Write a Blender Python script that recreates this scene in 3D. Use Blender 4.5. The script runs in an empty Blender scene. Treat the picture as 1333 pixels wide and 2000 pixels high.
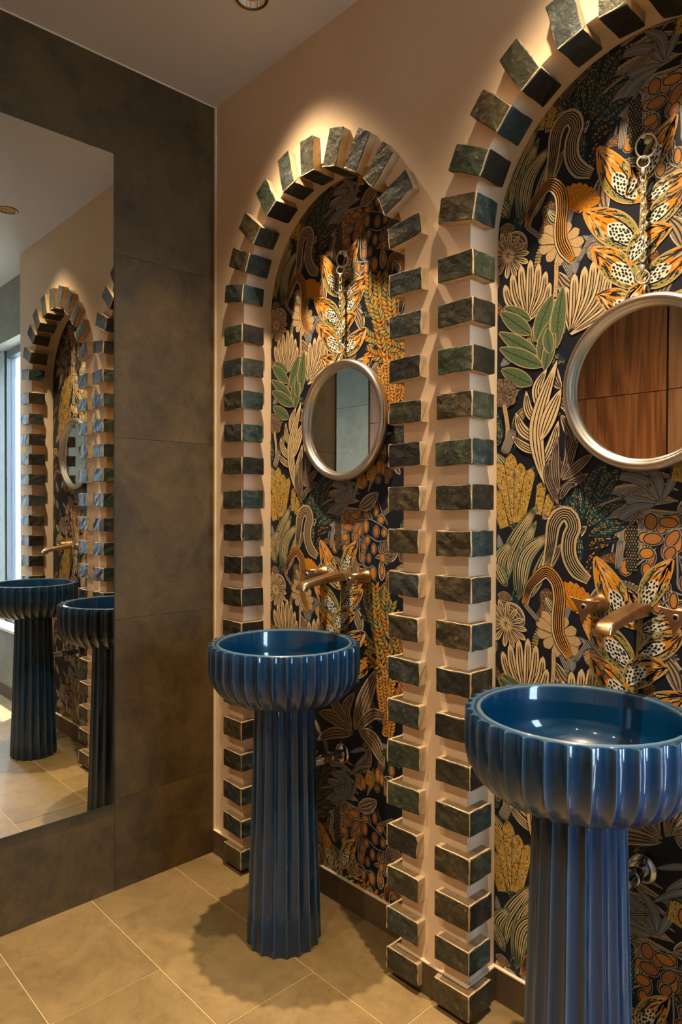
import bpy, bmesh, math, random
from mathutils import Vector, Matrix
R=random.Random(7)
PI=math.pi
sc=bpy.context.scene
COL=sc.collection

# ---------------------------------------------------------------- camera
CAM=Vector((2.1953,-1.4227,1.3)); YAW=.81511; PITCH=-.01128; ROLL=.003414; FPX=1351.3
cd=bpy.data.cameras.new('camera'); cam=bpy.data.objects.new('camera',cd); COL.objects.link(cam); sc.camera=cam
cd.sensor_fit='HORIZONTAL'; cd.sensor_width=36; cd.lens=36*FPX/1333; cd.clip_start=.02
F=Vector((-math.sin(YAW)*math.cos(PITCH),math.cos(YAW)*math.cos(PITCH),math.sin(PITCH)))
Rv=Vector((math.cos(YAW),math.sin(YAW),0)); Uv=Rv.cross(F)
R2=Rv*math.cos(ROLL)+Uv*math.sin(ROLL); U2=Uv*math.cos(ROLL)-Rv*math.sin(ROLL)
M=Matrix((R2,U2,-F)).transposed().to_4x4(); M.translation=CAM; cam.matrix_world=M

# ---------------------------------------------------------------- sky, sun, lamps, exposure
W=bpy.data.worlds.new('sky'); sc.world=W; W.use_nodes=True
bg=W.node_tree.nodes['Background']; bg.inputs[0].default_value=(.55,.78,1,1); bg.inputs[1].default_value=30.0
sc.view_settings.view_transform='Standard'; sc.view_settings.look='None'; sc.view_settings.gamma=1
sc.view_settings.exposure=0.0; sc.view_settings.use_curve_mapping=False
def light(name,kind,loc,energy,color,aim=None,**k):
    l=bpy.data.lights.new(name,kind); l.energy=energy; l.color=color
    for a,b in k.items(): setattr(l,a,b)
    o=bpy.data.objects.new(name,l); COL.objects.link(o); o.location=loc
    if aim is not None: o.rotation_euler=(Vector(aim)-Vector(loc)).to_track_quat('-Z','Y').to_euler()
    return o
WARM=(1,.755,.47)
H_CEIL=2.763
SPOTS=[(.546,-.231),(1.494,-.26),(2.45,-.26),(.62,-1.75),(1.55,-1.75),(2.5,-1.75)]
SPOT_POWER=[405,405,150,210,240,150]
def beam(l,spread=23):
    # narrow reflector lamp: intensity falls off with the angle from the beam's axis
    l.use_nodes=True; nt=l.node_tree; e=nt.nodes['Emission']; N=nt.nodes.new; L=nt.links.new
    tc=N('ShaderNodeTexCoord'); s=N('ShaderNodeSeparateXYZ'); L(tc.outputs['Normal'],s.inputs[0])
    ab=N('ShaderNodeMath'); ab.operation='ABSOLUTE'; L(s.outputs['Z'],ab.inputs[0])
    ac=N('ShaderNodeMath'); ac.operation='ARCCOSINE'; L(ab.outputs[0],ac.inputs[0])
    dv=N('ShaderNodeMath'); dv.operation='DIVIDE'; dv.inputs[1].default_value=math.radians(spread); L(ac.outputs[0],dv.inputs[0])
    sq=N('ShaderNodeMath'); sq.operation='POWER'; sq.inputs[1].default_value=2; L(dv.outputs[0],sq.inputs[0])
    ng=N('ShaderNodeMath'); ng.operation='MULTIPLY'; ng.inputs[1].default_value=-1; L(sq.outputs[0],ng.inputs[0])
    ex=N('ShaderNodeMath'); ex.operation='EXPONENT'; L(ng.outputs[0],ex.inputs[0]); L(ex.outputs[0],e.inputs['Strength'])
for (x,y),w in zip(SPOTS,SPOT_POWER):
    wide=y<-1     # beams of this row widened to fill light onto the niche wall
    beam(light('downlight_beam','SPOT',(x,y,H_CEIL+.012),w,WARM,(x,y,0),spot_size=math.radians(130 if wide else 96),spot_blend=.7,shadow_soft_size=.016).data,34 if wide else 22.8)
sun=light('sun','SUN',(4,3,4),30.0,(1,.95,.88),None,angle=.009); sun.rotation_euler=Vector((-.12,-.17,-1.0)).to_track_quat('-Z','Y').to_euler()
# daylight enters through the recessed window and an added, unseen side window
for loc,aim,sx,sy in (((2.72,.27,1.42),(2.72,-1,1.42),.66,1.9),((3.74,-.22,1.42),(2,-.22,1.42),.6,1.9)):
    o=light('window_daylight','AREA',loc,1,(1,1,1),aim,shape='RECTANGLE',size=sx,size_y=sy); o.data.cycles.is_portal=True
sc.cycles.max_bounces=10; sc.cycles.diffuse_bounces=5; sc.cycles.glossy_bounces=5
sc.cycles.use_denoising=True; sc.cycles.sample_clamp_indirect=6; sc.cycles.caustics_reflective=False; sc.cycles.caustics_refractive=False
sc.cycles.blur_glossy=.3

# ---------------------------------------------------------------- materials
def s2l(c): c=c/255; return c/12.92 if c<=.04045 else ((c+.055)/1.055)**2.4
def rgb(r,g,b): return (s2l(r),s2l(g),s2l(b),1)
def mat(name,col,rough=.6,metal=0,coat=0,coatr=.05,bump=None,var=None,spec=.5,aniso=0):
    m=bpy.data.materials.new(name); m.use_nodes=True; nt=m.node_tree; b=nt.nodes['Principled BSDF']
    b.inputs['Base Color'].default_value=col; b.inputs['Roughness'].default_value=rough; b.inputs['Metallic'].default_value=metal
    b.inputs['Coat Weight'].default_value=coat; b.inputs['Coat Roughness'].default_value=coatr; b.inputs['Specular IOR Level'].default_value=spec
    if bump or var:
        tc=nt.nodes.new('ShaderNodeTexCoord')
    if var:  # (scale, second colour, detail, low, high)
        n=nt.nodes.new('ShaderNodeTexNoise'); n.inputs['Scale'].default_value=var[0]; n.inputs['Detail'].default_value=var[2]; n.inputs['Roughness'].default_value=.65
        nt.links.new(tc.outputs['Object'],n.inputs['Vector'])
        r=nt.nodes.new('ShaderNodeMapRange'); r.inputs[1].default_value=var[3]; r.inputs[2].default_value=var[4]
        nt.links.new(n.outputs['Fac'],r.inputs[0])
        mx=nt.nodes.new('ShaderNodeMix'); mx.data_type='RGBA'; mx.inputs['A'].default_value=col; mx.inputs['B'].default_value=var[1]
        nt.links.new(r.outputs[0],mx.inputs['Factor']); nt.links.new(mx.outputs['Result'],b.inputs['Base Color'])
    if bump:
        n2=nt.nodes.new('ShaderNodeTexNoise'); n2.inputs['Scale'].default_value=bump[0]; n2.inputs['Detail'].default_value=6
        nt.links.new(tc.outputs['Object'],n2.inputs['Vector'])
        bp=nt.nodes.new('ShaderNodeBump'); bp.inputs['Distance'].default_value=bump[1]; bp.inputs['Strength'].default_value=bump[2]
        nt.links.new(n2.outputs['Fac'],bp.inputs['Height']); nt.links.new(bp.outputs[0],b.inputs['Normal'])
    return m
def stone(name,c1,c2,c3,rough=.55,seedscale=1.0):
    m=bpy.data.materials.new(name); m.use_nodes=True; nt=m.node_tree; b=nt.nodes['Principled BSDF']; L=nt.links.new; N=nt.nodes.new
    tc=N('ShaderNodeTexCoord'); oi=N('ShaderNodeObjectInfo'); ad=N('ShaderNodeVectorMath'); ad.operation='ADD'
    mul=N('ShaderNodeVectorMath'); mul.operation='SCALE'; mul.inputs['Scale'].default_value=7.0
    cb=N('ShaderNodeCombineXYZ'); L(oi.outputs['Random'],cb.inputs[0]); L(oi.outputs['Random'],cb.inputs[2]); L(cb.outputs[0],mul.inputs[0])
    L(tc.outputs['Object'],ad.inputs[0]); L(mul.outputs[0],ad.inputs[1])
    def noise(s,d,r=.6,dist=0):
        n=N('ShaderNodeTexNoise'); n.inputs['Scale'].default_value=s; n.inputs['Detail'].default_value=d; n.inputs['Roughness'].default_value=r; n.inputs['Distortion'].default_value=dist
        L(ad.outputs[0],n.inputs['Vector']); return n.outputs['Fac']
    def ramp(fac,a,bb):
        r=N('ShaderNodeMapRange'); r.inputs[1].default_value=a; r.inputs[2].default_value=bb; L(fac,r.inputs[0]); return r.outputs[0]
    def mix(f,a,bb,fac=1):
        x=N('ShaderNodeMix'); x.data_type='RGBA'
        if isinstance(a,tuple): x.inputs['A'].default_value=a
        else: L(a,x.inputs['A'])
        x.inputs['B'].default_value=bb; 
        if fac!=1:
            q=N('ShaderNodeMath'); q.operation='MULTIPLY'; q.inputs[1].default_value=fac; L(f,q.inputs[0]); f=q.outputs[0]
        L(f,x.inputs['Factor']); return x.outputs['Result']
    c=mix(ramp(noise(4.5*seedscale,7,.72,.4),.38,.64),c1,c2)
    c=mix(ramp(noise(26*seedscale,6,.75),.52,.72),c,c3,.55)
    c=mix(ramp(noise(9*seedscale,8,.8,1.2),.60,.66),c,tuple(v*.55 for v in c1[:3])+(1,),.5)
    vo=N('ShaderNodeTexVoronoi'); vo.inputs['Scale'].default_value=55*seedscale; L(ad.outputs[0],vo.inputs['Vector'])
    c=mix(ramp(vo.outputs['Distance'],.12,.05),c,tuple(min(1,v*1.9) for v in c2[:3])+(1,),.35)
    L(c,b.inputs['Base Color']); b.inputs['Roughness'].default_value=rough
    bp=N('ShaderNodeBump'); bp.inputs['Distance'].default_value=.0012; bp.inputs['Strength'].default_value=.6; L(noise(60,5,.7),bp.inputs['Height']); L(bp.outputs[0],b.inputs['Normal'])
    return m
def wood(name,c1,c2,scale=1.0):
    m=bpy.data.materials.new(name); m.use_nodes=True; nt=m.node_tree; b=nt.nodes['Principled BSDF']; L=nt.links.new; N=nt.nodes.new
    tc=N('ShaderNodeTexCoord'); mp=N('ShaderNodeMapping'); mp.inputs['Scale'].default_value=(7*scale,7*scale,.55); L(tc.outputs['Object'],mp.inputs['Vector'])
    n=N('ShaderNodeTexNoise'); n.inputs['Scale'].default_value=1.1; n.inputs['Detail'].default_value=3; n.inputs['Distortion'].default_value=.6; L(mp.outputs[0],n.inputs['Vector'])
    w=N('ShaderNodeMath'); w.operation='MULTIPLY'; w.inputs[1].default_value=11; L(n.outputs['Fac'],w.inputs[0])
    fr=N('ShaderNodeMath'); fr.operation='PINGPONG'; fr.inputs[1].default_value=1; L(w.outputs[0],fr.inputs[0])
    mp2=N('ShaderNodeMapping'); mp2.inputs['Scale'].default_value=(160,160,3); L(tc.outputs['Object'],mp2.inputs['Vector'])
    n2=N('ShaderNodeTexNoise'); n2.inputs['Scale'].default_value=1; n2.inputs['Detail'].default_value=2; L(mp2.outputs[0],n2.inputs['Vector'])
    av=N('ShaderNodeMath'); av.operation='MULTIPLY_ADD'; av.inputs[1].default_value=.55; L(fr.outputs[0],av.inputs[0]); L(n2.outputs['Fac'],av.inputs[2])
    r=N('ShaderNodeMapRange'); r.inputs[1].default_value=.3; r.inputs[2].default_value=1.15; L(av.outputs[0],r.inputs[0])
    x=N('ShaderNodeMix'); x.data_type='RGBA'; x.inputs['A'].default_value=c1; x.inputs['B'].default_value=c2; L(r.outputs[0],x.inputs['Factor']); L(x.outputs['Result'],b.inputs['Base Color'])
    b.inputs['Roughness'].default_value=.38
    return m
M={}
M['plaster']=mat('beige_plaster',rgb(230,204,174),.85,bump=(180,.0006,.3),var=(3,rgb(236,211,182),3,.3,.7))
M['ceiling']=mat('ceiling_paint',rgb(200,192,184),.9)
M['stone']=stone('dark_stone',rgb(56,42,17),rgb(88,68,32),rgb(40,30,11))
M['stonefar']=stone('grey_stone',rgb(128,126,114),rgb(146,142,128),rgb(112,110,100))
M['stonebase']=stone('stone_skirting',rgb(78,64,46),rgb(92,76,56),rgb(66,54,40))
M['floor']=stone('floor_stone',rgb(108,90,58),rgb(134,112,76),rgb(90,74,46),.45)
M['grout']=mat('grout',rgb(196,174,130),.9)
M['groutwall']=mat('wall_grout',rgb(104,90,66),.9)
M['bead']=mat('corner_trim',rgb(226,208,180),.6)
M['clay']=mat('unglazed_clay',rgb(180,156,122),.9,bump=(140,.001,.5),var=(30,rgb(146,120,90),4,.45,.75))
M['wooddark']=wood('walnut_veneer',rgb(92,48,22),rgb(168,100,52))
M['woodlight']=wood('lighter_walnut_veneer',rgb(118,74,44),rgb(160,108,68))
M['black']=mat('dark_gap',rgb(16,13,11),.8)
M['brass']=mat('aged_brass',rgb(188,154,116),.34,1,bump=(300,.0002,.3),var=(22,rgb(156,122,90),4,.4,.7))
M['silver']=mat('brushed_nickel',rgb(206,198,190),.28,1)
M['chain']=mat('polished_steel_chain',rgb(232,224,212),.42,.8)
M['chrome']=mat('chrome',rgb(190,186,182),.14,1)
M['mirror']=mat('mirror_glass',rgb(225,228,224),.0,1)
M['mirroredge']=mat('mirror_edge',rgb(70,76,72),.3,.6)
M['frame']=mat('window_frame_paint',rgb(50,50,54),.45)
M['ring']=mat('bronze_ring',rgb(120,84,44),.35,1)
M['cone']=mat('gold_reflector',rgb(230,180,110),.3,1)
M['screw']=mat('screw',rgb(40,38,36),.4,.8)
M['concrete']=mat('outside_paving',rgb(150,150,145),.9)
def emis(name,c,s):
    m=bpy.data.materials.new(name); m.use_nodes=True; b=m.node_tree.nodes['Principled BSDF']; b.inputs['Base Color'].default_value=c
    b.inputs['Emission Color'].default_value=c; b.inputs['Emission Strength'].default_value=s; return m
M['led']=emis('lamp_glow',(1,.72,.42,1),4.0)
def glass():
    m=bpy.data.materials.new('window_glass'); m.use_nodes=True; nt=m.node_tree; nt.nodes.clear()
    o=nt.nodes.new('ShaderNodeOutputMaterial'); t=nt.nodes.new('ShaderNodeBsdfTransparent'); g=nt.nodes.new('ShaderNodeBsdfGlossy'); g.inputs['Roughness'].default_value=.02
    x=nt.nodes.new('ShaderNodeMixShader'); x.inputs[0].default_value=.06; nt.links.new(t.outputs[0],x.inputs[1]); nt.links.new(g.outputs[0],x.inputs[2]); nt.links.new(x.outputs[0],o.inputs[0]); return m
M['glass']=glass()
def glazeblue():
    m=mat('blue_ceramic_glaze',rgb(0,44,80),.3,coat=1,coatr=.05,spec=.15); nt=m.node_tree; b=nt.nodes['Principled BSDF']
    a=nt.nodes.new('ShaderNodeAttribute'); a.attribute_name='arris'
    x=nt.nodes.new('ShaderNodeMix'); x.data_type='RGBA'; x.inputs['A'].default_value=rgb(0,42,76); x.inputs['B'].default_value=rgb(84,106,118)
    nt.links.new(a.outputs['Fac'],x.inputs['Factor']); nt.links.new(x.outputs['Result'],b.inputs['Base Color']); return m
M['blue']=glazeblue()
def glaze(name,a,b_,c):
    m=mat(name,rgb(*a),.45,coat=.12,coatr=.22,spec=.35); nt=m.node_tree; b=nt.nodes['Principled BSDF']; L=nt.links.new; N=nt.nodes.new
    tc=N('ShaderNodeTexCoord'); oi=N('ShaderNodeObjectInfo'); sc_=N('ShaderNodeMath'); sc_.operation='MULTIPLY'; sc_.inputs[1].default_value=20; L(oi.outputs['Random'],sc_.inputs[0])
    n=N('ShaderNodeTexNoise'); n.noise_dimensions='4D'; n.inputs['Scale'].default_value=16; n.inputs['Detail'].default_value=5; n.inputs['Roughness'].default_value=.65; n.inputs['Distortion'].default_value=1.6
    L(tc.outputs['Object'],n.inputs['Vector']); L(sc_.outputs[0],n.inputs['W'])
    r=N('ShaderNodeValToRGB'); L(n.outputs['Fac'],r.inputs[0]); e=r.color_ramp.elements
    e[0].position=.3; e[0].color=rgb(*a); e[1].position=.72; e[1].color=rgb(*c); k=e.new(.52); k.color=rgb(*b_)
    n3=N('ShaderNodeTexNoise'); n3.noise_dimensions='4D'; n3.inputs['Scale'].default_value=90; n3.inputs['Detail'].default_value=4; L(tc.outputs['Object'],n3.inputs['Vector']); L(sc_.outputs[0],n3.inputs['W'])
    mr=N('ShaderNodeMapRange'); mr.inputs[1].default_value=.62; mr.inputs[2].default_value=.9; L(n3.outputs['Fac'],mr.inputs[0])
    x=N('ShaderNodeMix'); x.data_type='RGBA'; x.inputs['B'].default_value=rgb(*[min(255,v*1.5+14) for v in c]); L(mr.outputs[0],x.inputs['Factor']); L(r.outputs[0],x.inputs['A']); L(x.outputs['Result'],b.inputs['Base Color'])
    ad=N('ShaderNodeMath'); ad.operation='ADD'; L(n.outputs['Fac'],ad.inputs[0]); L(n3.outputs['Fac'],ad.inputs[1])
    bp=N('ShaderNodeBump'); bp.inputs['Distance'].default_value=.004; bp.inputs['Strength'].default_value=.6; L(ad.outputs[0],bp.inputs['Height']); L(bp.outputs[0],b.inputs['Normal'])
    return m
GL=[glaze('charcoal_green_glaze',(28,28,22),(52,51,40),(86,80,60)),glaze('bottle_green_glaze',(30,37,30),(54,62,50),(90,94,72)),
    glaze('blue_grey_glaze',(30,34,36),(52,57,55),(80,84,76)),glaze('olive_brown_glaze',(34,30,21),(64,57,42),(100,88,62)),
    glaze('teal_glaze',(26,38,40),(44,60,60),(78,90,80)),glaze('near_black_glaze',(22,21,21),(38,37,35),(60,57,48))]

# ---------------------------------------------------------------- helpers
def mesh(name,v,f,mats,mi=None,smooth=False,attr=None):
    me=bpy.data.meshes.new(name); me.from_pydata([tuple(p) for p in v],[],f)
    for m in (mats if isinstance(mats,list) else [mats]): me.materials.append(m)
    if mi: me.polygons.foreach_set('material_index',mi)
    if smooth: me.polygons.foreach_set('use_smooth',[True]*len(f))
    return me
def link(name,me,parent=None,loc=(0,0,0)):
    o=bpy.data.objects.new(name,me); COL.objects.link(o); o.location=loc
    if parent is not None: o.parent=parent
    return o
def struct(o): o['kind']='structure'; return o
def thing(name,label,cat,loc,group=None,me=None):
    o=bpy.data.objects.new(name,me); COL.objects.link(o); o.location=loc; o['label']=label; o['category']=cat
    if group: o['group']=group
    return o
def box(x0,x1,y0,y1,z0,z1):
    v=[(x,y,z) for x in (x0,x1) for y in (y0,y1) for z in (z0,z1)]
    f=[(0,1,3,2),(4,6,7,5),(0,4,5,1),(2,3,7,6),(0,2,6,4),(1,5,7,3)]
    return v,f
def boxes(name,bs,m,parent=None,bevel=0):
    v=[];f=[]
    for b in bs:
        a,c=box(*b); k=len(v); v+=a; f+=[tuple(i+k for i in q) for q in c]
    me=mesh(name,v,f,m)
    if bevel:
        bm=bmesh.new(); bm.from_mesh(me); bmesh.ops.bevel(bm,geom=bm.edges[:],offset=bevel,segments=2,affect='EDGES',profile=.5); bm.to_mesh(me); bm.free()
    return link(name,me,parent)
def lathe(prof,n,axis='Z'):
    v=[];f=[]
    for i in range(n):
        a=2*PI*i/n
        for r,z in prof:
            p=(r*math.cos(a),r*math.sin(a),z)
            v.append(p if axis=='Z' else (p[0],-p[2],p[1]))   # axis 'Y': height points to -y (out of the wall)
    k=len(prof)
    for i in range(n):
        j=(i+1)%n
        for q in range(k-1): f.append((i*k+q,j*k+q,j*k+q+1,i*k+q+1))
    return v,f
def plate(outline,holes,thick,fn):
    """flat plate with holes: 2-d loops, filled and given a thickness; fn(u,w,t) -> 3-d"""
    bm=bmesh.new(); es=[]
    for lp in [outline]+holes:
        vs=[bm.verts.new((p[0],p[1],0)) for p in lp]
        es+=[bm.edges.new((vs[i],vs[(i+1)%len(vs)])) for i in range(len(vs))]
    bmesh.ops.triangle_fill(bm,edges=es,use_beauty=True)
    r=bmesh.ops.extrude_face_region(bm,geom=bm.faces[:])
    for g in r['geom']:
        if isinstance(g,bmesh.types.BMVert): g.co.z=thick
    for q in bm.verts: q.co=Vector(fn(q.co.x,q.co.y,q.co.z))
    bmesh.ops.recalc_face_normals(bm,faces=bm.faces[:])
    me=bpy.data.meshes.new('plate'); bm.to_mesh(me); bm.free(); return me

# ---------------------------------------------------------------- room dimensions
X1=3.72; YN=-2.5; ND=.12; XE=2.091
AL,AW,AS=.1844,.7511,.9689; AR=AW/2; SPR=1.975
# floor: stone slabs on a grout bed
fl=struct(boxes('floor',[(-.12,X1+.12,YN-.12,.5,-.12,-.0015)],M['grout']))
tm={}
def slab(w,h,t,m,key):
    k=(round(w,3),round(h,3),t,key)
    if k not in tm:
        v,f=box(0,w,0,h,-t,0); tm[k]=mesh('tile',v,f,m)
    return tm[k]
g=.003
row=0; y=.14
while y>YN:
    y0=y-.3055
    off=.148 if row%2==1 else .455
    ny0=max(y0,YN); ny1=min(y,.21)
    x=off-.608*(2 if off>.3 else 1)
    while x<X1:
        a=max(x+g/2,0.0); b=min(x+.608-g/2,X1)
        c0=ny0+g/2; c1=ny1-g/2
        if c1>-.0 and a<XE:       # behind the niche wall face: stop at its skirting, go on inside the niches
            pass
        if b-a>.02: link('tile',slab(b-a,c1-c0,.0015,M['floor'],'f'),fl,(a,c0,0))
        x+=.608
    y=y0; row+=1
# ceiling with round holes for the downlights
circ=lambda cx,cy,r,n=24:[(cx+r*math.cos(2*PI*i/n),cy+r*math.sin(2*PI*i/n)) for i in range(n)]
me=plate([(-.1,YN-.1),(X1+.1,YN-.1),(X1+.1,.35),(-.1,.35)],[circ(x,y,.040) for x,y in SPOTS],.09,lambda u,w,t:(u,w,H_CEIL+t)); me.materials.append(M['ceiling'])
struct(link('ceiling',me))
# left wall: large stone slabs
GW=.0012
wl=struct(boxes('wall_left',[(-.12,-.0080,YN-.12,.12,0,H_CEIL)],M['groutwall']))
zs=[0,.3075,.9115,1.5195,2.131,H_CEIL]; ys=[0,-.392,-1.6,YN]
for i in range(3):
    for j in range(5):
        if j==4 and i==1: continue
        gz=GW; v,f=box(-.008,0,(ys[i+1] if not (j==4 and i==0) else ys[2])+gz/2,ys[i]-gz/2,zs[j]+gz/2,zs[j+1]-gz/2)
        cy=(ys[i]+ys[i+1])/2; cz=(zs[j]+zs[j+1])/2
        v=[(a,b-cy,c-cz) for a,b,c in v]
        link('tile',mesh('tile',v,f,M['stone']),wl,(0,cy,cz))
struct(boxes('trim_1',[(0.0,.009,-.005,0,.085,H_CEIL)],M['bead']))
struct(boxes('trim_2',[(0.0,.003,YN,-.004,H_CEIL-.004,H_CEIL)],M['bead']))
# right wall with the two arched niches
def arch(a,r=AR,z0=0,n=40):
    cx=a+AR
    return [(cx-r,z0),]+[(cx-r*math.cos(PI*i/n),SPR+r*math.sin(PI*i/n)) for i in range(n+1)]+[(cx+r,z0)]
out=[(-.1,0)]
for a in (AL,AL+AS):
    out+=arch(a)
out+=[(XE,0),(XE,H_CEIL),(-.1,H_CEIL)]
me=plate(out,[],ND,lambda u,w,t:(u,t,w)); me.materials.append(M['plaster'])
wr=struct(link('wall_right',me))
for a in (AL,AL+AS):
    boxes('niche_back',[(a-.04,a+AW+.04,ND+.003,ND+.03,0,SPR+AR+.04)],M['plaster'],wr)
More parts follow.
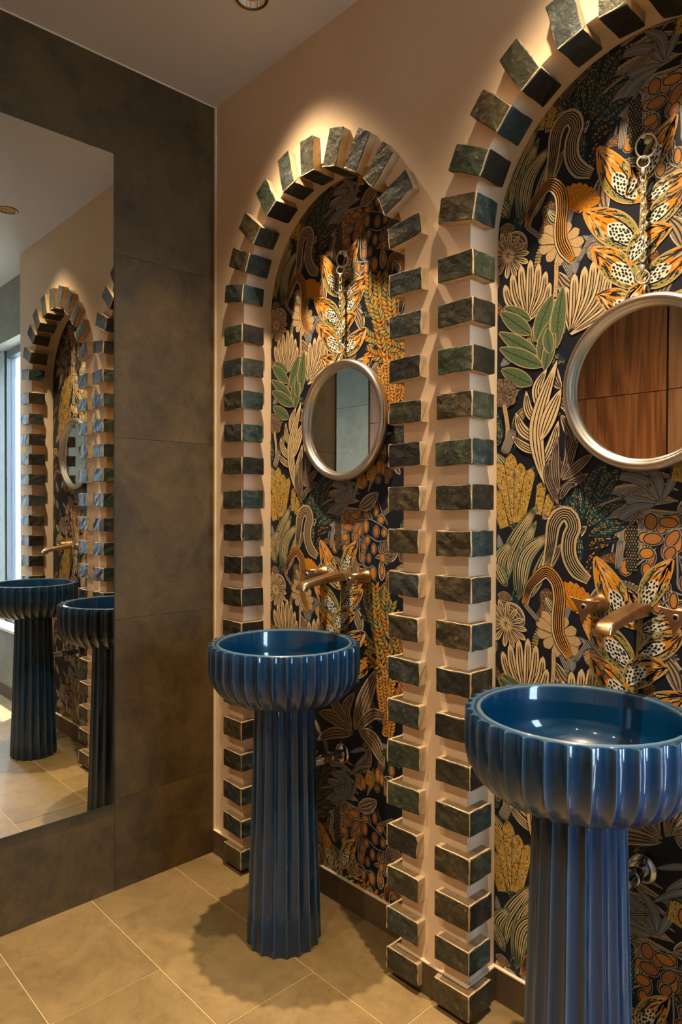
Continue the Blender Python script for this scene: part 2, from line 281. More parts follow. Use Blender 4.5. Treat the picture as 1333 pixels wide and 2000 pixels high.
# skirting: front pieces and inside the niches
BH=.085; t=.010
segs=[(0.006,AL,-t,0),(AL+AW,AL+AS,-t,0),(AL+AS+AW,XE,-t,0)]
for a in (AL,AL+AS): segs+=[(a,a+t,-t+.0,ND),(a+AW-t,a+AW,-t+.0,ND),(a+t,a+AW-t,ND-t,ND)]
b=struct(boxes('baseboard_right',[(s[0],s[1],s[2],s[3],0,BH) for s in segs],M['stonebase']))
struct(boxes('trim_3',[(s[0],s[1],s[2],s[3],BH,BH+.003) for s in segs],M['bead']))
WP=[('frond',0.0084,[(0.324,1.387),(0.373,1.402),(0.459,1.384)]),
('frond',0.008,[(0.334,1.363),(0.389,1.376),(0.459,1.355)]),
('frond',0.0084,[(0.344,1.33),(0.395,1.351),(0.459,1.332)]),
('frond',0.0092,[(0.358,1.295),(0.383,1.328),(0.459,1.308)]),
('frond',0.0071,[(0.317,1.413),(0.357,1.429),(0.434,1.415)]),
('frond',0.0113,[(0.332,1.186),(0.35,1.275),(0.456,1.285)]),
('frond',0.0103,[(0.368,1.176),(0.386,1.258),(0.448,1.255)]),
('frond',0.0129,[(0.293,1.269),(0.368,1.304),(0.456,1.31)]),
('frond',0.0124,[(0.26,1.305),(0.331,1.334),(0.412,1.345)]),
('frond',0.0106,[(0.303,1.238),(0.368,1.279),(0.43,1.275)]),
('lily',0.0263,[(0.438,1.531),(0.481,1.633),(0.541,1.748)]),
('lily',0.018,[(0.425,1.528),(0.399,1.589),(0.437,1.651)]),
('lily',0.0167,[(0.451,1.539),(0.524,1.603),(0.591,1.593)]),
('lily',0.0255,[(0.457,1.536),(0.524,1.517),(0.571,1.449)]),
('lily',0.0223,[(0.432,1.525),(0.347,1.55),(0.264,1.55)]),
('lily',0.0167,[(0.429,1.516),(0.34,1.499),(0.258,1.455)]),
('lily',0.0189,[(0.406,1.546),(0.34,1.604),(0.319,1.645)]),
('grey',0.012,[(0.42,1.308),(0.381,1.355),(0.293,1.371)]),
('grey',0.0109,[(0.414,1.306),(0.348,1.313),(0.3,1.322)]),
('grey',0.0111,[(0.411,1.301),(0.355,1.288),(0.314,1.247)]),
('grey',0.0109,[(0.423,1.314),(0.413,1.364),(0.374,1.398)]),
('grey',0.0093,[(0.426,1.31),(0.451,1.371),(0.439,1.403)]),
('grey',0.0071,[(0.495,1.336),(0.513,1.381),(0.524,1.436)]),
('grey',0.0075,[(0.439,1.412),(0.476,1.448),(0.5,1.477)]),
('grey',0.0073,[(0.419,1.455),(0.482,1.481),(0.5,1.464)]),
('grey',0.0073,[(0.413,1.378),(0.464,1.419),(0.518,1.438)]),
('coral',0.0233,[(0.501,1.373),(0.513,1.402),(0.519,1.421)]),
('coral',0.0207,[(0.458,1.351),(0.464,1.375),(0.47,1.399)]),
('branch',0.0026,[(0.313,1.191),(0.327,1.244),(0.368,1.26),(0.413,1.256)]),
('branch',0.0025,[(0.43,1.242),(0.486,1.255),(0.527,1.247),(0.599,1.208),(0.609,1.152)]),
('branch',0.0025,[(0.457,1.201),(0.459,1.152),(0.461,1.122),(0.495,1.101),(0.541,1.052)]),
('branch',0.0026,[(0.409,1.061),(0.431,1.087),(0.457,1.114)]),
('branch',0.0027,[(0.368,1.164),(0.404,1.194),(0.413,1.207)]),
('branch',0.0024,[(0.507,1.199),(0.54,1.186),(0.588,1.193),(0.603,1.185)]),
('branch',0.0025,[(0.448,1.113),(0.499,1.103),(0.516,1.114)]),
('branch',0.0024,[(0.515,1.252),(0.507,1.288),(0.523,1.312)]),
('branch',0.0024,[(0.58,1.239),(0.556,1.278),(0.539,1.312)]),
('seed',0.013,[(0.452,1.255),(0.452,1.28)]),
('seed',0.0158,[(0.49,1.256),(0.49,1.273)]),
('seed',0.0091,[(0.531,1.265),(0.531,1.295)]),
('seed',0.0138,[(0.552,1.243),(0.552,1.263)]),
('seed',0.013,[(0.424,1.239),(0.424,1.264)]),
('seed',0.0097,[(0.459,1.202),(0.458,1.241)]),
('seed',0.0099,[(0.488,1.214),(0.488,1.248)]),
('seed',0.0124,[(0.532,1.201),(0.532,1.232)]),
('seed',0.01,[(0.566,1.203),(0.566,1.224)]),
('seed',0.011,[(0.352,1.215),(0.352,1.246)]),
('seed',0.0154,[(0.388,1.217),(0.388,1.239)]),
('seed',0.0101,[(0.435,1.185),(0.435,1.211)]),
('seed',0.0094,[(0.495,1.178),(0.495,1.2)]),
('seed',0.0127,[(0.48,1.157),(0.48,1.178)]),
('seed',0.0091,[(0.522,1.149),(0.522,1.176)]),
('seed',0.015,[(0.362,1.175),(0.361,1.203)]),
('seed',0.0103,[(0.402,1.17),(0.402,1.202)]),
('seed',0.0119,[(0.433,1.149),(0.433,1.175)]),
('seed',0.011,[(0.393,1.145),(0.393,1.17)]),
('seed',0.0147,[(0.346,1.143),(0.345,1.175)]),
('seed',0.0108,[(0.474,1.118),(0.474,1.148)]),
('seed',0.0075,[(0.501,1.121),(0.501,1.143)]),
('seed',0.014,[(0.431,1.112),(0.431,1.134)]),
('seed',0.0083,[(0.451,1.078),(0.451,1.11)]),
('seed',0.0097,[(0.483,1.07),(0.483,1.1)]),
('seed',0.0134,[(0.52,1.069),(0.52,1.106)]),
('seed',0.0096,[(0.557,1.083),(0.556,1.112)]),
('seed',0.0108,[(0.416,1.064),(0.416,1.092)]),
('seed',0.0131,[(0.56,1.125),(0.56,1.149)]),
('seed',0.0101,[(0.542,1.396),(0.542,1.434)]),
('seed',0.0091,[(0.56,1.392),(0.56,1.423)]),
('seed',0.0118,[(0.586,1.381),(0.586,1.407)]),
('seed',0.0109,[(0.54,1.366),(0.54,1.385)]),
('seed',0.0105,[(0.6,1.431),(0.6,1.462)]),
('seed',0.0135,[(0.479,1.355),(0.479,1.39)]),
('petal',0.0077,[(0.56,1.143),(0.54,1.172)]),
('petal',0.0077,[(0.56,1.143),(0.55,1.185)]),
('petal',0.0075,[(0.56,1.143),(0.568,1.191)]),
('petal',0.0073,[(0.56,1.143),(0.586,1.175)]),
('petal',0.0076,[(0.56,1.143),(0.598,1.15)]),
('petal',0.0077,[(0.56,1.143),(0.528,1.134)]),
('petal',0.0073,[(0.56,1.143),(0.596,1.127)]),
('petal',0.0073,[(0.56,1.143),(0.58,1.114)]),
('seed',0.0113,[(0.56,1.124),(0.56,1.149)]),
('seed',0.0154,[(0.401,1.247),(0.401,1.28)]),
('seed',0.0121,[(0.42,1.264),(0.458,1.261)]),
('seed',0.013,[(0.436,1.212),(0.459,1.244)]),
('seed',0.0143,[(0.386,1.225),(0.425,1.227)]),
('seed',0.0132,[(0.378,1.191),(0.407,1.196)]),
('seed',0.0115,[(0.434,1.185),(0.451,1.208)]),
('laurel',0.0281,[(0.55,0.883),(0.5,0.981),(0.495,1.053)]),
('laurel',0.0281,[(0.562,0.881),(0.537,0.973),(0.529,1.04)]),
('laurel',0.0275,[(0.617,0.871),(0.573,0.951),(0.577,1.031)]),
('laurel',0.0273,[(0.651,1.752),(0.578,1.784),(0.496,1.825)]),
('laurel',0.0273,[(0.558,1.764),(0.533,1.853),(0.517,1.907)]),
('laurel',0.0275,[(0.651,1.761),(0.617,1.838),(0.612,1.916)]),
('laurel',0.0266,[(0.648,1.733),(0.558,1.747),(0.501,1.773)]),
('laurel',0.0275,[(0.598,1.798),(0.558,1.84),(0.541,1.884)]),
('laurel',0.026,[(0.597,0.903),(0.593,0.961),(0.601,0.994)]),
('wheat',0.0211,[(0.575,1.544),(0.578,1.655),(0.568,1.752)]),
('wheat',0.0211,[(0.608,1.597),(0.626,1.663),(0.641,1.729)]),
('wheat',0.0216,[(0.563,1.615),(0.551,1.673),(0.547,1.713)]),
('wheat',0.0211,[(0.594,1.543),(0.601,1.597),(0.608,1.652)]),
('wheat',0.0211,[(0.605,1.611),(0.597,1.681),(0.604,1.735)]),
('wheat',0.0206,[(0.641,1.607),(0.648,1.647),(0.648,1.696)]),
('knob',0.0131,[(0.613,1.505),(0.62,1.527)]),
('knob',0.0139,[(0.598,1.486),(0.605,1.509)]),
('knob',0.0131,[(0.624,1.485),(0.631,1.507)]),
('knob',0.0139,[(0.638,1.506),(0.646,1.528)]),
('knob',0.0134,[(0.571,1.48),(0.579,1.503)]),
('knob',0.0135,[(0.587,1.462),(0.594,1.485)]),
('knob',0.0135,[(0.602,1.461),(0.609,1.484)]),
('knob',0.0131,[(0.624,1.46),(0.631,1.483)]),
('curlT',0.0173,[(0.588,1.158),(0.596,1.194),(0.619,1.198),(0.646,1.168),(0.642,1.126)]),
('curlO',0.0133,[(0.585,1.032),(0.588,1.08),(0.612,1.089),(0.639,1.059),(0.635,1.023)]),
('curlO',0.01,[(0.628,0.917),(0.632,0.947),(0.647,0.961)]),
('teal',0.0252,[(0.243,1.266),(0.27,1.334),(0.294,1.405)]),
('teal',0.0147,[(0.239,1.26),(0.228,1.312),(0.235,1.363)]),
('teal',0.0145,[(0.236,1.235),(0.21,1.293),(0.202,1.326)]),
('teal',0.0187,[(0.253,1.251),(0.301,1.301),(0.345,1.308)]),
('teal',0.0154,[(0.257,1.227),(0.312,1.251),(0.35,1.257)]),
('teal',0.0114,[(0.307,1.392),(0.324,1.407),(0.344,1.42)]),
('teal',0.0154,[(0.236,1.157),(0.221,1.22),(0.217,1.259)]),
('teal',0.0161,[(0.277,1.311),(0.308,1.36),(0.334,1.379)]),
('tealO',0.014,[(0.254,1.194),(0.289,1.214),(0.329,1.224)]),
('tealO',0.0101,[(0.254,1.134),(0.261,1.165),(0.282,1.197)]),
('bead',0.0141,[(0.359,1.149),(0.36,1.202),(0.358,1.264)]),
('lines',0.0094,[(0.328,1.154),(0.334,1.219)]),
('lines',0.0026,[(0.278,1.298),(0.335,1.318)]),
('lines',0.0068,[(0.335,1.318),(0.401,1.345)]),
('lines',0.0051,[(0.353,1.253),(0.377,1.287)]),
('coral',0.0209,[(0.056,1.255),(0.004,1.408)]),
('coral',0.0187,[(0.063,1.255),(0.039,1.433)]),
('coral',0.0168,[(0.066,1.269),(0.071,1.406)]),
('coral',0.0148,[(0.075,1.269),(0.102,1.391)]),
('coral',0.0134,[(0.122,1.276),(0.133,1.356)]),
('coral',0.0135,[(0.142,1.276),(0.161,1.327)]),
('coral',0.0187,[(0.025,1.241),(-0.007,1.335)]),
('weed',0.0195,[(0.028,1.095),(0.045,1.182),(0.118,1.299)]),
('weed',0.0173,[(0.058,1.079),(0.082,1.187),(0.118,1.26)]),
('weed',0.0195,[(0.071,1.061),(0.087,1.168),(0.158,1.231)]),
('weed',0.0172,[(0.015,1.107),(0.011,1.156),(0.049,1.206)]),
('weed',0.0151,[(0.095,1.061),(0.119,1.11),(0.154,1.204)]),
('weed',0.0141,[(0.033,1.087),(0.006,1.132),(-0.003,1.149)]),
('pebble',0.0141,[(0.005,1.065),(0.05,1.056)]),
('curlC',0.016,[(0.147,1.144),(0.158,1.203),(0.165,1.252),(0.184,1.276),(0.206,1.275),(0.218,1.248),(0.207,1.219),(0.207,1.178),(0.226,1.144),(0.258,1.123)]),
('fan',0.0121,[(0.227,1.042),(0.171,1.095)]),
('fan',0.0112,[(0.227,1.042),(0.181,1.107)]),
('fan',0.0112,[(0.227,1.042),(0.195,1.114)]),
('fan',0.0117,[(0.227,1.042),(0.21,1.116)]),
('fan',0.0112,[(0.227,1.042),(0.226,1.113)]),
('fan',0.0112,[(0.227,1.042),(0.242,1.105)]),
('fan',0.0108,[(0.227,1.042),(0.257,1.093)]),
('fan',0.0112,[(0.227,1.042),(0.27,1.078)]),
('fan',0.0112,[(0.227,1.042),(0.279,1.061)]),
('daisy',0.0135,[(0.179,0.983),(0.121,0.979)]),
('daisy',0.013,[(0.179,0.983),(0.142,0.948)]),
('daisy',0.0135,[(0.179,0.983),(0.175,0.928)]),
('daisy',0.013,[(0.179,0.983),(0.208,0.926)]),
('daisy',0.0125,[(0.179,0.983),(0.232,0.942)]),
('daisy',0.0125,[(0.179,0.983),(0.239,0.97)]),
('daisy',0.0125,[(0.179,0.983),(0.227,1.002)]),
('daisy',0.0125,[(0.179,0.983),(0.201,1.028)]),
('daisy',0.013,[(0.179,0.983),(0.167,1.041)]),
('daisy',0.013,[(0.179,0.983),(0.136,1.035)]),
('daisy',0.0135,[(0.179,0.983),(0.118,1.012)]),
('curlO',0.0145,[(0.087,1.048),(0.097,1.086),(0.119,1.115),(0.147,1.134),(0.174,1.111),(0.182,1.071),(0.178,1.023),(0.182,0.981),(0.209,0.932)]),
('stem',0.0054,[(0.168,1.892),(0.168,1.851),(0.165,1.808)]),
('ray',0.0088,[(0.032,0.99),(0.093,0.982)]),
('ray',0.0091,[(0.032,0.99),(0.084,1.009)]),
('ray',0.0091,[(0.032,0.99),(0.064,1.033)]),
('ray',0.0091,[(0.032,0.99),(0.037,1.049)]),
('ray',0.0091,[(0.032,0.99),(0.009,1.053)]),
('ray',0.0094,[(0.032,0.99),(-0.014,1.044)]),
('ray',0.0094,[(0.032,0.99),(-0.029,1.025)]),
('ray',0.0097,[(0.032,0.99),(-0.031,0.998)]),
('ray',0.0097,[(0.032,0.99),(-0.021,0.969)]),
('ray',0.0091,[(0.032,0.99),(0.0,0.945)]),
('ray',0.0091,[(0.032,0.99),(0.028,0.931)]),
('ray',0.0091,[(0.032,0.99),(0.055,0.928)]),
('ray',0.0091,[(0.032,0.99),(0.078,0.937)]),
('ray',0.0088,[(0.032,0.99),(0.091,0.957)]),
('lines',0.0065,[(0.083,1.051),(0.126,1.01)]),
('lines',0.0063,[(0.259,0.98),(0.224,0.925)]),
('lines',0.0063,[(0.186,0.935),(0.209,0.891)]),
('protea',0.0112,[(0.092,1.764),(0.037,1.821),(0.021,1.87)]),
('protea',0.0112,[(0.092,1.764),(0.055,1.831),(0.044,1.893)]),
('protea',0.0112,[(0.092,1.764),(0.076,1.837),(0.07,1.908)]),
('protea',0.0108,[(0.092,1.764),(0.096,1.839),(0.097,1.915)]),
('protea',0.0108,[(0.092,1.764),(0.114,1.831),(0.12,1.901)]),
('protea',0.0104,[(0.092,1.764),(0.13,1.818),(0.14,1.876)]),
('protea',0.0104,[(0.092,1.764),(0.138,1.802),(0.151,1.846)]),
('protea',0.0112,[(0.208,1.71),(0.197,1.769),(0.194,1.826)]),
('protea',0.0117,[(0.208,1.71),(0.215,1.781),(0.216,1.852)]),
('protea',0.0117,[(0.208,1.71),(0.235,1.785),(0.242,1.863)]),
('protea',0.0112,[(0.208,1.71),(0.253,1.789),(0.265,1.872)]),
('protea',0.0112,[(0.208,1.71),(0.27,1.783),(0.287,1.862)]),
('protea',0.0108,[(0.208,1.71),(0.284,1.769),(0.305,1.836)]),
('protea',0.0108,[(0.208,1.71),(0.292,1.749),(0.315,1.797)]),
('fanP',0.025,[(0.252,0.926),(0.265,0.935),(0.285,0.941)]),
('stemO',0.0055,[(0.365,0.789),(0.372,0.924),(0.379,1.035),(0.386,1.1)]),
('leo',0.0276,[(0.374,1.023),(0.325,1.081),(0.273,1.179)]),
('leo',0.0209,[(0.385,1.067),(0.408,1.125),(0.449,1.184)]),
('leo',0.0299,[(0.369,0.922),(0.319,0.973),(0.238,1.041)]),
('leo',0.0253,[(0.363,1.786),(0.332,1.83),(0.259,1.902)]),
('leo',0.023,[(0.36,1.72),(0.321,1.763),(0.272,1.791)]),
('leo',0.0128,[(0.341,1.043),(0.36,1.073),(0.35,1.109)]),
('leo',0.0158,[(0.378,1.019),(0.431,1.038),(0.481,1.06)]),
('leo',0.0213,[(0.374,0.958),(0.423,0.991),(0.477,1.031)]),
('leo',0.0257,[(0.347,0.888),(0.388,0.934),(0.441,0.948)]),
('leo',0.0259,[(0.37,1.791),(0.424,1.81),(0.488,1.85)]),
('leo',0.0184,[(0.343,1.738),(0.37,1.775),(0.388,1.797)]),
('leo',0.0223,[(0.398,1.709),(0.459,1.731),(0.513,1.756)]),
('green',0.0126,[(0.097,1.765),(0.056,1.789),(0.021,1.812)]),
('green',0.0154,[(0.101,1.729),(0.054,1.765),(0.01,1.801)]),
('green',0.0121,[(0.111,1.707),(0.119,1.736),(0.132,1.764)]),
('green',0.0154,[(0.114,1.71),(0.134,1.764),(0.16,1.815)]),
('green',0.015,[(0.169,1.682),(0.175,1.756),(0.187,1.828)]),
('green',0.014,[(0.119,1.675),(0.061,1.712),(0.006,1.749)]),
('green',0.0121,[(0.126,1.658),(0.135,1.704),(0.149,1.748)]),
('green',0.0154,[(0.133,1.644),(0.069,1.676),(0.008,1.708)]),
('green',0.0117,[(0.139,1.634),(0.15,1.678),(0.166,1.72)]),
('green',0.0154,[(0.105,1.603),(0.058,1.627),(0.014,1.652)]),
('green',0.0108,[(0.154,1.672),(0.148,1.705),(0.147,1.736)]),
('knobB',0.0126,[(0.023,1.589),(0.064,1.585)]),
('knobB',0.013,[(0.023,1.589),(0.054,1.611)]),
('knobB',0.0126,[(0.023,1.589),(0.03,1.628)]),
('knobB',0.013,[(0.023,1.589),(0.001,1.627)]),
('knobB',0.0135,[(0.023,1.589),(-0.017,1.608)]),
('knobB',0.0135,[(0.023,1.589),(-0.017,1.58)]),
('knobB',0.0135,[(0.023,1.589),(0.002,1.557)]),
('knobB',0.013,[(0.023,1.589),(0.03,1.549)]),
('knobB',0.0126,[(0.023,1.589),(0.055,1.561)]),
('stem',0.006,[(0.023,1.56),(0.034,1.493),(0.024,1.434)]),
('lines',0.0145,[(0.051,1.492),(0.024,1.434)]),
('teal',0.021,[(0.008,1.455),(-0.003,1.496),(0.007,1.535)]),
('feather',0.0112,[(0.121,1.429),(0.077,1.451),(0.045,1.478)]),
('feather',0.014,[(0.12,1.458),(0.076,1.492),(0.058,1.536)]),
('feather',0.0121,[(0.123,1.499),(0.094,1.54),(0.088,1.587)]),
('feather',0.014,[(0.128,1.53),(0.119,1.589),(0.145,1.636)]),
('feather',0.0143,[(0.129,1.39),(0.16,1.446),(0.176,1.505)]),
('feather',0.0202,[(0.141,1.352),(0.118,1.461),(0.128,1.537),(0.173,1.652)]),
('feather',0.0189,[(0.129,1.46),(0.155,1.522),(0.184,1.581)]),
('featherT',0.0104,[(0.179,1.301),(0.149,1.371),(0.152,1.411)]),
('featherT',0.0117,[(0.179,1.326),(0.169,1.395),(0.176,1.467)]),
('featherT',0.0117,[(0.185,1.364),(0.206,1.419),(0.198,1.483)]),
('featherT',0.0125,[(0.188,1.36),(0.23,1.393),(0.268,1.421)]),
('featherT',0.0104,[(0.183,1.339),(0.224,1.357),(0.256,1.374)]),
('featherT',0.0091,[(0.183,1.314),(0.204,1.345),(0.23,1.35)]),
('featherT',0.0108,[(0.204,1.388),(0.214,1.43),(0.23,1.454)])]
# ---------------------------------------------------------------- bricks round the arches
PR=.030; BHH=.062
def brick_mesh(seed):
    r=random.Random(seed); LF=.080+r.uniform(-.004,.004); LR=.062+r.uniform(-.008,.004); e=.004
    h=BHH+r.uniform(-.004,.003)
    P=[];Q=[];MI=[]
    fr=[LF,LF*.72,LF*.4,LF*.1,-PR+.003]
    P+=[(x,-PR) for x in fr]; Q+=[(x,e) for x in fr[:-1]]+[(e*.9,e)]
    P+=[(-PR,-PR)]; Q+=[(e,e)]
    rr=[-PR+.003,-.005,.02,LR*.7,LR]
    P+=[(-PR,y) for y in rr]; Q+=[(e,e*.95)]+[(e,max(y,e)+.0001*i) for i,y in enumerate(rr[1:])]
    n=len(P); ga=[0]*4+[2,2]+[1]*4
    rows=[-h/2,-h/2+.002,-h*.1,h*.22,h/2-.002,h/2]
    v=[];f=[];mi=[]
    jit=[[r.uniform(-1,1) for _ in range(n)] for _ in rows]
    tilt=r.uniform(-.0025,.0025)
    eo=[r.uniform(-.0013,.0013) for _ in range(n)]; et=[r.uniform(-.0013,.0013) for _ in range(n)]
    for k,z in enumerate(rows):
        inset=.0016 if k in (0,len(rows)-1) else 0
        for i,(x,y) in enumerate(P):
            zz=z+(et[i] if k>2 else eo[i])+tilt*(x/.08)
            dx=dy=0
            j=jit[k][i]*.0013
            if i<=5: dy=inset+j
            if i>=5: dx=inset+j
            if i==0: dx=-inset*1.2+jit[k][0]*.0016
            if i==n-1: dy=-inset*1.2+jit[k][i]*.0016
            v.append((x+dx,y+dy,zz))
    base=len(v)
    for z in (rows[0],rows[-1]):
        for x,y in Q: v.append((x,y,z*.985))
    for k in range(len(rows)-1):
        for i in range(n-1):
            f.append((k*n+i,(k+1)*n+i,(k+1)*n+i+1,k*n+i+1)); mi.append(ga[i] if k not in (0,4) else ga[i])
    T=(len(rows)-1)*n
    for i in range(n-1):
        f.append((i,i+1,base+i+1,base+i)); mi.append(2)
        f.append((T+i+1,T+i,base+n+i,base+n+i+1)); mi.append(2)
    for i in (0,n-1):
        c=[k*n+i for k in range(len(rows))]+[base+n+i,base+i]
        f.append(tuple(c if i else c[::-1])); mi.append(2)
    for i in range(n-1): f.append((base+i,base+i+1,base+n+i+1,base+n+i)); mi.append(2)
    w=[0,0,1,1,2,3,3,4,5,5]
    A=GL[r.choice([0,0,1,1,3,3,5,2])]; Bm=GL[r.choice([0,1,4,2,5,2])]
    return mesh('brick',v,f,[A,Bm,M['clay']],mi)
BM=[brick_mesh(s) for s in range(26)]
BM_LEFT=[]
for me in BM:      # mirrored copies for the right-hand jamb
    m2=me.copy(); BM_LEFT.append(m2)
def put_brick(px,pz,er,k):
    """er: unit radial (x,z) pointing into the wall mass; local x=radial, local z=tangent, local y=y"""
    me=BM[k%len(BM)]
    X=Vector((er[0],0,er[1])); Y=Vector((0,1,0)); Z=X.cross(Y)
    if Z.z<0 or (abs(Z.z)<.3 and R.random()<.5): pass
    o=link('brick',me,wr); Mx=Matrix((X,Y,Z)).transposed().to_4x4(); Mx.translation=(px,0,pz); o.matrix_world=Mx
BR=random.Random(11)
kk=0
for a in (AL,AL+AS):
    cx=a+AR
    for k in range(17):
        z=.0461+.1155*k
        for sx in (-1,1):
            if k==0: z=.052
            put_brick(cx+sx*AR,z+BR.uniform(-.002,.002),(sx,0),BR.randrange(26))
    for i in range(11):
        th=math.radians((i+.5)*180/11+BR.uniform(-1,1))
        c,s=math.cos(th),math.sin(th)
        put_brick(cx+AR*c,SPR+AR*s,(c,s),BR.randrange(26))

# ---------------------------------------------------------------- printed wallpaper
PER=.953
C_={k:tuple(rgb(*v)[:3]) for k,v in dict(navy=(17,24,38),cream=(212,186,142),cream2=(190,162,120),taupe=(146,124,104),taupe2=(120,102,86),grey=(124,124,124),
 greyb=(118,124,132),orange=(214,136,22),orange2=(190,112,26),olive=(146,142,74),green=(84,104,72),green2=(104,116,84),teal=(12,52,66),teal2=(30,84,96),
 must=(182,146,60),white=(226,220,204),seed=(196,128,52),seed2=(166,108,60),brown=(92,62,44),dkgreen=(34,52,44),yell=(226,158,40),pale=(158,150,140),sage=(138,140,108)).items()}
def catmull(p,n):
    if len(p)==2: return [(p[0][0]+(p[1][0]-p[0][0])*i/n,p[0][1]+(p[1][1]-p[0][1])*i/n) for i in range(n+1)]
    q=[(2*p[0][0]-p[1][0],2*p[0][1]-p[1][1])]+list(p)+[(2*p[-1][0]-p[-2][0],2*p[-1][1]-p[-2][1])]
    L=[math.dist(p[i],p[i+1]) for i in range(len(p)-1)]; T=sum(L); out=[]
    for i in range(n+1):
        s=T*i/n; k=0
        while k<len(L)-1 and s>L[k]: s-=L[k]; k+=1
        t=min(1,s/L[k]) if L[k] else 0
        a,b,c,d=q[k:k+4]
        out.append(tuple(.5*((2*b[j])+(-a[j]+c[j])*t+(2*a[j]-5*b[j]+4*c[j]-d[j])*t*t+(-a[j]+3*b[j]-3*c[j]+d[j])*t**3) for j in (0,1)))
    return out
class Blade:
    def __init__(s,pts,hw,prof,n=14):
        s.p=catmull(pts,n); s.n=n; s.hw=hw; s.prof=prof; s.nr=[]
        s.len=sum(math.dist(s.p[i],s.p[i+1]) for i in range(n))
        for i in range(n+1):
            a=s.p[max(0,i-1)]; b=s.p[min(n,i+1)]; d=math.dist(a,b) or 1
            s.nr.append((-(b[1]-a[1])/d,(b[0]-a[0])/d))
    def w(s,u): return s.hw*s.prof(min(1,max(0,u)))
    def at(s,u,t,extra=0):
        x=min(max(u,0),1)*s.n; i=min(int(x),s.n-1); fr=x-i
        w=s.w(u)*t+extra
        return (s.p[i][0]*(1-fr)+s.p[i+1][0]*fr+(s.nr[i][0]*(1-fr)+s.nr[i+1][0]*fr)*w, s.p[i][1]*(1-fr)+s.p[i+1][1]*fr+(s.nr[i][1]*(1-fr)+s.nr[i+1][1]*fr)*w)
leafp=lambda u: max(.02,math.sin(PI*u**.9))**.75
tubep=lambda u: 1.0 if .04<u<.96 else .7
clubp=lambda u: .18+.82*min(1,u*1.35)**1.1 if u<.86 else math.sqrt(max(.02,1-((u-.74)/.26)**2))*1.0
ovalp=lambda u: math.sqrt(max(.004,1-(2*u-1)**2))
taper=lambda u: (1-.75*u)
frondp=lambda u: max(.03,(math.sin(PI*min(1,u**.6*.98+.02))))**.6
WR=random.Random(5)
def outline_of(b,e):
    A=[(b.at(i/b.n,-1,-e),b.at(i/b.n,1,e)) for i in range(b.n+1)]
    return [[A[i][0],A[i+1][0],A[i+1][1],A[i][1]] for i in range(b.n)]
class Art:   # collects polygons: (sub layer, colour, points)
    def __init__(s): s.P=[]
    def band(s,b,sub,col,t0=-1,t1=1,e0=0,e1=0,u0=0,u1=1,n=None):
        n=n or b.n; A=[]
        for i in range(n+1):
            u=u0+(u1-u0)*i/n; A.append((b.at(u,t0,-e0),b.at(u,t1,e1)))
        for i in range(n): s.P.append((sub,col,[A[i][0],A[i+1][0],A[i+1][1],A[i][1]]))
    def line(s,b,sub,col,t,wd,u0=.03,u1=.97,n=None):
        n=n or max(4,int(b.n*(u1-u0)))
        A=[]
        for i in range(n+1):
            u=u0+(u1-u0)*i/n; k=wd*1.55*min(1,4*(1-abs(2*i/n-1))+.25)
            A.append((b.at(u,t,-k),b.at(u,t,k)))
        for i in range(n): s.P.append((sub,col,[A[i][0],A[i+1][0],A[i+1][1],A[i][1]]))
    def dot(s,b,sub,col,u,t,ln,wd,n=6,rot=0):
        c=b.at(u,t); d=b.at(min(1,u+.02),t); a=b.at(max(0,u-.02),t); an=math.atan2(d[1]-a[1],d[0]-a[0])+rot; ca,sa=math.cos(an),math.sin(an)
        s.P.append((sub,col,[(c[0]+ca*ln*math.cos(q)-sa*wd*math.sin(q),c[1]+sa*ln*math.cos(q)+ca*wd*math.sin(q)) for q in [2*PI*i/n for i in range(n)]]))
    def dots(s,b,sub,cols,step,ln,wd,tm=.85,u0=.05,u1=.95,jit=.3,keep=1,row=None):
        row=row or step*.8; u=u0; k=0
        while u<u1:
            w=b.w(u)*tm; m=max(0,int(w/row)); 
            for j in range(-m,m+1):
                if WR.random()<keep:
                    t=(j+(.5 if k%2 else 0)*(1 if m else 0))*row/max(b.w(u),1e-4)+WR.uniform(-jit,jit)*.1
                    if abs(t)<=tm+.05: s.dot(b,sub,WR.choice(cols),u+WR.uniform(-jit,jit)*step/b.len*.5,t,ln*WR.uniform(.7,1.3),wd*WR.uniform(.75,1.25))
            u+=step/b.len; k+=1
